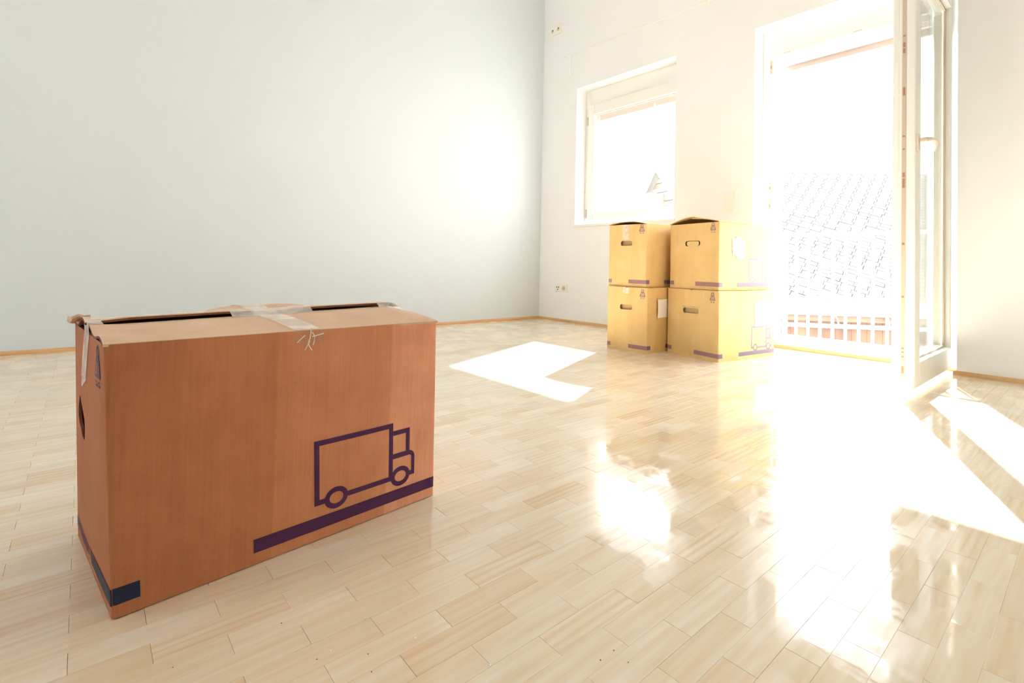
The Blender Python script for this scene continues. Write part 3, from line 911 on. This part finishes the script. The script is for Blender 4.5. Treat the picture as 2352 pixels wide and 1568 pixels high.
# ---- the four stacked boxes
def stacked(A, B, C, z0, label, H=.380, bow=.004, tent=.0, seed=1, long_print=True, group='cardboard boxes stacked beside the balcony door'):
    root = empty('moving_box', ((B[0] + C[0]) / 2, (B[1] + C[1]) / 2, z0), label=label, cat='box', group=group)
    Ct = Carton(A, B, C, z0, H, bulge=.0015, seed=seed)
    Ls = (V(C) - V(A)).length
    hole = rrect(Ls * .515, .262, Ls * .31, .030, .012)
    body, fAB, fAC, fCD, fBD = carton_body(Ct, root, [M_card_y, M_card_y_in], hole, rrect(Ls * .5, .262, Ls * .31, .030, .012))
    m = MB()
    P = [fAC(Ls * .2, .19, -.016), fAC(Ls * .85, .19, -.016), fAC(Ls * .85, .33, -.022), fAC(Ls * .2, .33, -.022)]
    m.hexa([p - fAC.n * .004 for p in P], P); m.build('added_hole_backing', M_card_y_in, root)  # pale sheet added behind the hand hole to brighten it
    m = MB(); strip_decal(m, fAC, 0, Ls * .447, .0195, .0430); m.build('printed_stripe', M_ink_far, root)
    m = MB(); strip_decal(m, fAB, 0, .035, .0195, .0430); m.build('printed_stripe', M_ink_side, root)
    m = MB(); strip_decal(m, fAC, Ls * .90, Ls, .0195, .0430); m.build('printed_stripe', M_ink_far, root)
    L = fAB.L
    m = MB(); strip_decal(m, fAB, L * .34, L - .001, .0195, .0425); m.build('printed_stripe', M_ink_side, root)
    truck(fAB, L * .56, .0550, 1.0 * L / .56, M_ink_side, root, 1.1)
    weight_mark(fAC, Ls * .095 + .006, .3300, .95, M_ink_far, M_card_y, root)
    return root, Ct, fAB, fAC, fCD, fBD, Ls, L

def plain_flaps(root, Ct, h1, h2, reach=.5, lift=0):
    f1, p1 = flap('flap', Ct, 'A', 'B', 'C', 'D', h1, reach, [M_card_y, M_card_y_in], root, n=16, k=6, over=.006)
    f2, p2 = flap('flap', Ct, 'C', 'D', 'A', 'B', h2, reach, [M_card_y, M_card_y_in], root, n=16, k=6, over=.006)
    return p1, p2

def tape_front(root, f, x0, x1, z_top, z_bot, mt=M_tape):
    m = MB(); strip_decal(m, f, x0, x1, z_bot, z_top, .0010); return m.build('tape', mt, root, label='clear tape over the top edge')

flat = lambda k: (lambda a, r: .0003 + k * math.sin(r * PI / 2))
# lower left
rt, Ct, fAB, fAC, fCD, fBD, Ls, L = stacked((-1.735, 2.520), (-1.720, 3.065), (-2.012, 2.500), 0, 'lower box of the left stack, with white paper sheet taped on its side', seed=11)
plain_flaps(rt, Ct, flat(.0002), flat(.0004), .485)
tape_front(rt, fAC, Ls * .44, Ls * .60, .380, .345)
m = MB()
for i in range(6):
    for j in range(6):
        def P_(i, j):
            s__, t_ = i / 6, j / 6
            return fAB(.085 + .115 * s__ - .010 * (t_ - .5) ** 2, .205 + .110 * t_, .0015 + .012 * (1 - s__) ** 2)
        m.quad(P_(i, j), P_(i + 1, j), P_(i + 1, j + 1), P_(i, j + 1))
m.build('paper_label', M_label, rt, label='white paper sheet standing off the side')
# lower right
rt, Ct, fAB, fAC, fCD, fBD, Ls, L = stacked((-1.350, 2.618), (-1.272, 3.135), (-1.718, 2.705), 0, 'lower box of the right stack, with a large white sheet above its lorry print', seed=12)
plain_flaps(rt, Ct, flat(.0002), flat(.0004), .485)
m = MB(); strip_decal(m, fAB, L * .62, L - .006, .180, .322, .0022, n=6); m.build('paper_label', M_label, rt, label='large white paper sheet')
# upper left
rt, Ct, fAB, fAC, fCD, fBD, Ls, L = stacked((-1.755, 2.530), (-1.748, 3.075), (-2.016, 2.510), .3862, 'upper box of the left stack, with bowed lid and clear tape above the hand hole', seed=13, H=.376)
p1, p2 = plain_flaps(rt, Ct, lambda a, r: .0005 + .016 * math.sin(r * PI / 2), lambda a, r: .0005 + .0155 * math.sin(r * PI / 2), .498)
tape_front(rt, fAC, Ls * .46, Ls * .62, .376, .285)
m = MB()
for i in range(12):
    q0, q1 = i / 12, (i + 1) / 12
    m.quad(p1(q0, .8, .0045), p1(q1, .8, .0045), p2(q1, .97, .0052), p2(q0, .97, .0052)); m.quad(p2(q0, .97, .0052), p2(q1, .97, .0052), p2(q1, .8, .0046), p2(q0, .8, .0046))
m.build('tape', M_tape, rt, label='clear tape along the lid seam')
# upper right
rt, Ct, fAB, fAC, fCD, fBD, Ls, L = stacked((-1.365, 2.640), (-1.312, 3.160), (-1.706, 2.705), .3862, 'upper box of the right stack, with tented lid and crumpled white label', seed=14, H=.376)
p1, p2 = plain_flaps(rt, Ct, lambda a, r: .0015 + .026 * math.sin(r * PI / 2) * (1 - .3 * a), lambda a, r: .0015 + .036 * math.sin(r * PI / 2) * (1 - .4 * a), .515)
m = MB()   # the hand hole flap pushed back almost shut
hp = rrect(Ls * .515, .2605, Ls * .245, .026, .010)
for t in tessellate_polygon([[V((p[0], p[1], 0)) for p in hp]]): m.tri(*[fAC(*hp[i], -.0025) for i in t])
m.build('hole_flap', M_card_y, rt)
m = MB()
lab = [(.125, .205), (.118, .295), (.150, .292), (.245, .285), (.235, .180), (.170, .175), (.155, .212)]
poly_decal(m, fAB, lab, .0025)
m.build('paper_label', M_label, rt, label='crumpled white paper label')
m = MB(); poly_decal(m, fAB, [(.155, .288), (.205, .286), (.207, .300), (.157, .303)], .0032); m.build('printed_patch', M_labelink, rt, label='pale lavender patch at the label top')
m = MB(); poly_decal(m, fAB, [(.122, .205), (.160, .198), (.164, .222), (.124, .228)], .0032)
m.build('printed_patch', M_labelink, rt, label='pale lavender patch at the label side')

# ------------------------------------------------------------------ crumbs on the parquet
def crumb(name, x, y, r, mt, label, cat, seed):
    rd = random.Random(seed); m = MB(); n0 = []
    ph = (1 + 5 ** .5) / 2
    vs_ = [(-1, ph, 0), (1, ph, 0), (-1, -ph, 0), (1, -ph, 0), (0, -1, ph), (0, 1, ph), (0, -1, -ph), (0, 1, -ph), (ph, 0, -1), (ph, 0, 1), (-ph, 0, -1), (-ph, 0, 1)]
    fs = [(0,11,5),(0,5,1),(0,1,7),(0,7,10),(0,10,11),(1,5,9),(5,11,4),(11,10,2),(10,7,6),(7,1,8),(3,9,4),(3,4,2),(3,2,6),(3,6,8),(3,8,9),(4,9,5),(2,4,11),(6,2,10),(8,6,7),(9,8,1)]
    vv = [(x + a * r / 1.9 * rd.uniform(.6, 1.3), y + b * r / 1.9 * rd.uniform(.6, 1.2), r * .55 + c * r / 1.9 * rd.uniform(.4, .6)) for a, b, c in vs_]
    m.v = vv; m.f = fs; m.m = [0] * 20
    zmin = min(p[2] for p in vv); m.v = [(p[0], p[1], p[2] - zmin + .0002) for p in vv]
    o = m.build(name, mt)
    o.data.transform(Matrix.Translation((-x, -y, 0))); o.location = (x, y, 0)
    tagk(o, label=label, cat=cat, group='white paint crumbs on the parquet' if mt is M_chip else 'brown crumbs on the parquet')

CR = [(-0.6728, 0.316, 0.0016, 1), (-0.6443, 0.2566, 0.0016, 1), (-0.5962, 0.3524, 0.0016, 1), (-0.4981, 0.4019, 0.0016, 1), (-0.6099, 0.2917, 0.0011, 0), (-0.6415, 0.2382, 0.0011, 0), (-0.5807, 0.2828, 0.0011, 0), (-0.7357, 0.2228, 0.0011, 0), (-0.7382, 0.0981, 0.0011, 0), (-0.5658, 0.6375, 0.0016, 1), (-0.4162, 0.5425, 0.0011, 0), (-0.3919, 0.541, 0.0011, 0), (-0.4167, 0.5163, 0.0011, 0)]
CL = ['white paint crumb between the box and the flame-grained block, leftmost of three in a row', 'white paint crumb nearest the lower left of the pale crumbs', 'largest white paint crumb in the middle of the foreground floor', 'white paint crumb at the end of a board joint, right of the largest one', 'long brown crumb in the middle of the foreground floor', 'small brown crumb left of the lowest white crumb', 'brown crumb close to the lower picture edge, below the long one', "brown speck on the floor under the lorry box's stripe end", "brown speck near the big box's lower left foreground", 'white crumb beside the shiny window reflection on the floor', 'dark brown crumb right of the flame-grained block', 'brown crumb furthest right, below the flame-grained block', 'brown crumb just under the flame-grained block']
for i, (x, y, r, t) in enumerate(CR):
    crumb('crumb', x, y, r, M_chip if t else M_crumb, CL[i], 'crumb', 20 + i)

# ------------------------------------------------------------------ houses across the yard
e0 = V((-5.817, 14.783, -.45)); d_ = V((.764, .645, 0)).normalized(); nb = V((-.645, .764, 0)).normalized()
P_a = math.radians(40); up_ = nb * math.cos(P_a) + V((0, 0, math.sin(P_a))); nr = d_.cross(up_).normalized()
hs = empty('house', tuple(e0 + d_ * 3 + nb * 2 + V((0, 0, -4.55))), label='neighbouring house with a pale tiled roof and brown boards seen through the balcony door', cat='house')
m = MB()
def RP(u, w__, o=0): return e0 + d_ * u + up_ * w__ + nr * o
sgn = 1 if nr.z > 0 else -1
UL, UR, RT0, RT1 = -1.0, 10.5, 7.62, 6.95
m.quad(RP(UL, 0, -.03 * sgn), RP(UR, 0, -.03 * sgn), RP(UR, RT1, -.03 * sgn), RP(UL, RT0, -.03 * sgn))
m.quad(RP(UL, 0, -.20 * sgn), RP(UL, RT0, -.20 * sgn), RP(UR, RT1, -.20 * sgn), RP(UR, 0, -.20 * sgn))
m.quad(RP(UL, 0, -.03 * sgn), RP(UL, 0, -.2 * sgn), RP(UR, 0, -.2 * sgn), RP(UR, 0, -.03 * sgn))
m.build('roof', M_under, hs)
rf = [o for o in bpy.data.objects if o.name == 'roof'][0]
# tiles in slanting courses
ang = math.radians(-30.5); ca, sa_ = math.cos(ang), math.sin(ang)
TW, THH = .345, .182
def uw(i, j):
    a, b = i * TW + (.06 * (j % 2)), j * THH
    return a * ca - b * sa_, a * sa_ + b * ca
tl = MB()
tn = MB()
def tile_verts(i, j, m, dz=0):
    pts = []
    for (a, b) in ((0, 0), (1, 0), (1, 1), (0, 1)):
        x_, y_ = a * (TW - .013), b * (THH - .006)
        oo = .022 - .010 * b
        u0, w0 = uw(i, j)
        pts.append((u0 + x_ * ca - y_ * sa_, w0 + x_ * sa_ + y_ * ca, oo + dz))
    return pts
cand = []
for i in range(-40, 50):
    for j in range(-10, 70):
        pts = tile_verts(i, j, None)
        if all(UL + .05 < p[0] < UR - .05 and .0 < p[1] < (RT0 + (RT1 - RT0) * (p[0] - UL) / (UR - UL)) for p in pts):
            c0 = RP(sum(p[0] for p in pts) / 4, sum(p[1] for p in pts) / 4)
            px = cam_px(c0)
            if px is None: continue
            seen = 1785 < px[0] < 2052 or 2100 < px[0] < 2165
            cand.append((seen, px[2], i, j))
seen = sorted([c for c in cand if c[0]], key=lambda c: c[1])[:300]
ss = set((c[2], c[3]) for c in seen)
def tile_into(m, pts):
    T = [RP(p[0], p[1], p[2] * sgn) for p in pts]; B = [RP(p[0], p[1], (p[2] - .011) * sgn) for p in pts]
    m.hexa(B, T)
t0 = MB(); i0_, j0_ = seen[0][2], seen[0][3]
base = RP(*uw(i0_, j0_))
tile_into(t0, tile_verts(i0_, j0_, None))
first_t = t0.build('roof_tile', M_tile, rf)
for c in seen[1:]:
    o = first_t.copy(); COL.objects.link(o); o.parent = rf
    dv = RP(*uw(c[2], c[3])) - base
    o.location = dv + nr * sgn * random.uniform(-.003, .004) + up_ * random.uniform(-.006, .006)
for c in cand:
    if (c[2], c[3]) in ss: continue
    tile_into(tl, tile_verts(c[2], c[3], None))
tl.build('roof_tiles', M_tile, rf, kind='stuff')
m = MB()   # pale sheet along the eave, standing seams
m.hexa([RP(UL, -.02, -.06 * sgn), RP(UR, -.02, -.06 * sgn), RP(UR, .42, -.025 * sgn), RP(UL, .42, -.025 * sgn)],
       [RP(UL, -.02, .005 * sgn), RP(UR, -.02, .005 * sgn), RP(UR, .42, .005 * sgn), RP(UL, .42, .005 * sgn)])
F = lambda u, z, o=0: e0 + d_ * u + V((0, 0, z)) - nb * o
for u in [UL + .42 * k for k in range(int((UR - UL) / .42))]:
    m.hexa([F(u, -.235, .03), F(u + .405, -.235, .03), F(u + .405, -.235, .0), F(u, -.235, .0)], [F(u, .0, .03), F(u + .405, .0, .03), F(u + .405, 0, 0), F(u, 0, 0)])
m.build('eave_sheet', M_zinc, hs, label='pale metal sheet along the eave')
m = MB(); m.hexa([F(UL, -.40, -.05), F(UR, -.40, -.05), F(UR, -.40, -.02), F(UL, -.40, -.02)], [F(UL, -.23, -.05), F(UR, -.23, -.05), F(UR, -.23, -.02), F(UL, -.23, -.02)])
m.build('fascia', M_fascia, hs)
m = MB(); m.tube([F(UL, -.565 + .05, .06), F(UL + 9, -.515, .06), F(UR, -.515, .06)], .062, 10); m.build('gutter', M_zinc, hs, smooth=True)
for u in (-1.9, .05, 1.35, 2.6, 3.9):
    m = MB(); m.tube([F(u, -.24, .04), F(u + .05, -.33, .08), F(u + .06, -.47, .09)], .022, 6); m.build('gutter_bracket', M_zinc, hs)
# vertical boards of the wall below
for k in range(32):
    u = UL + .1 + k * .385
    if u + .38 > UR: break
    m = MB(); oo = random.uniform(0, .012)
    m.hexa([F(u, -1.9, -.06 + oo), F(u + .380, -1.9, -.06 + oo), F(u + .380, -1.9, -.10), F(u, -1.9, -.10)], [F(u, -.38, -.06 + oo), F(u + .380, -.38, -.06 + oo), F(u + .380, -.38, -.10), F(u, -.38, -.10)])
    m.build('wall_board', M_board, hs)
m = MB(); m.hexa([F(UL, -4.55, -.1), F(UR, -4.55, -.1), F(UR, -4.55, -4), F(UL, -4.55, -4)], [F(UL, -.3, -.1), F(UR, -.3, -.1), F(UR, -.3, -4), F(UL, -.3, -4)])
m.build('wall', M_board, hs)

# second house, gable end seen through the window
ap = V((-10.10, 15.0, 4.16)); gd = V((.937, -.349, 0)); gn = V((-.349, -.937, 0))      # gd runs right along the gable, gn faces the room
FAR = 1.6
G = lambda u, z, o=0: V((0, 0, .5)) + FAR * (V((ap.x, ap.y, -.5)) + gd * u + V((0, 0, z)) + gn * o)
h2 = empty('house', tuple(G(.5, -2.93, -1)), label='gable end of a timber boarded house seen low in the window', cat='house')
m = MB()
m.hexa([G(-1.55, -2.93, -.4), G(2.1, -2.93, -.4), G(2.1, -2.93, -1.9), G(-1.55, -2.93, -1.9)], [G(-1.55, 2.05, -.4), G(2.1, 2.05, -.4), G(2.1, 2.05, -1.9), G(-1.55, 2.05, -1.9)])
m.build('wall', M_house, h2)
k = 0
z = 2.0
while z < 3.72:
    zt = z + .165
    uL = -(4.05 - z) / 1.28 + .06; uR = (3.86 - z) / .98
    uLt = -(4.05 - zt) / 1.28 + .06; uRt = max((3.86 - zt) / .98, uLt + .02)
    oo = -.30 + (.03 if k % 2 else 0)
    m = MB(); m.hexa([G(uL, z, oo), G(uR, z, oo), G(uR, z, oo - .08), G(uL, z, oo - .08)], [G(uLt, zt - .012, oo), G(uRt, zt - .012, oo), G(uRt, zt - .012, oo - .08), G(uLt, zt - .012, oo - .08)])
    m.build('gable_board', M_gboard, h2); z = zt; k += 1
def verge(name, p, q, th, w0, w1, mt):
    m = MB(); (u0, z0_), (u1, z1_) = p, q
    m.hexa([G(u0, z0_ - th, w0), G(u1, z1_ - th, w0), G(u1, z1_ - th, w1), G(u0, z0_ - th, w1)], [G(u0, z0_, w0), G(u1, z1_, w0), G(u1, z1_, w1), G(u0, z0_, w1)])
    return m.build(name, mt, h2)
verge('roof_slab', (-1.95, 1.70), (0, 4.16), .10, .0, -2, M_verge)
verge('verge_board', (-1.87, 1.62), (-.02, 3.98), .12, .02, -.03, M_frame)
# slope on the room side, right of the ridge, running away to the right
rd_ = V((.60, .80, 0)).normalized()
m = MB()
A0, B0 = G(0, 4.16, 0), G(1.9, 2.02, 0); A1, B1 = A0 + rd_ * 3, B0 + rd_ * 3
dn = V((0, 0, -.19))
m.hexa([A0 + dn, B0 + dn, B1 + dn, A1 + dn], [A0, B0, B1, A1]); m.build('roof_slab', M_verge, h2)
verge('verge_board', (.02, 4.0), (1.85, 1.95), .10, .03, -.02, M_frame)
m = MB(); m.hexa([G(-.88, 2.0, .35), G(.14, 2.0, .35), G(.14, 2.0, -.35), G(-.88, 2.0, -.35)], [G(-.58, 2.92, .35), G(.14, 3.08, .35), G(.14, 3.08, -.35), G(-.58, 2.92, -.35)])
m.build('porch', M_house, h2)
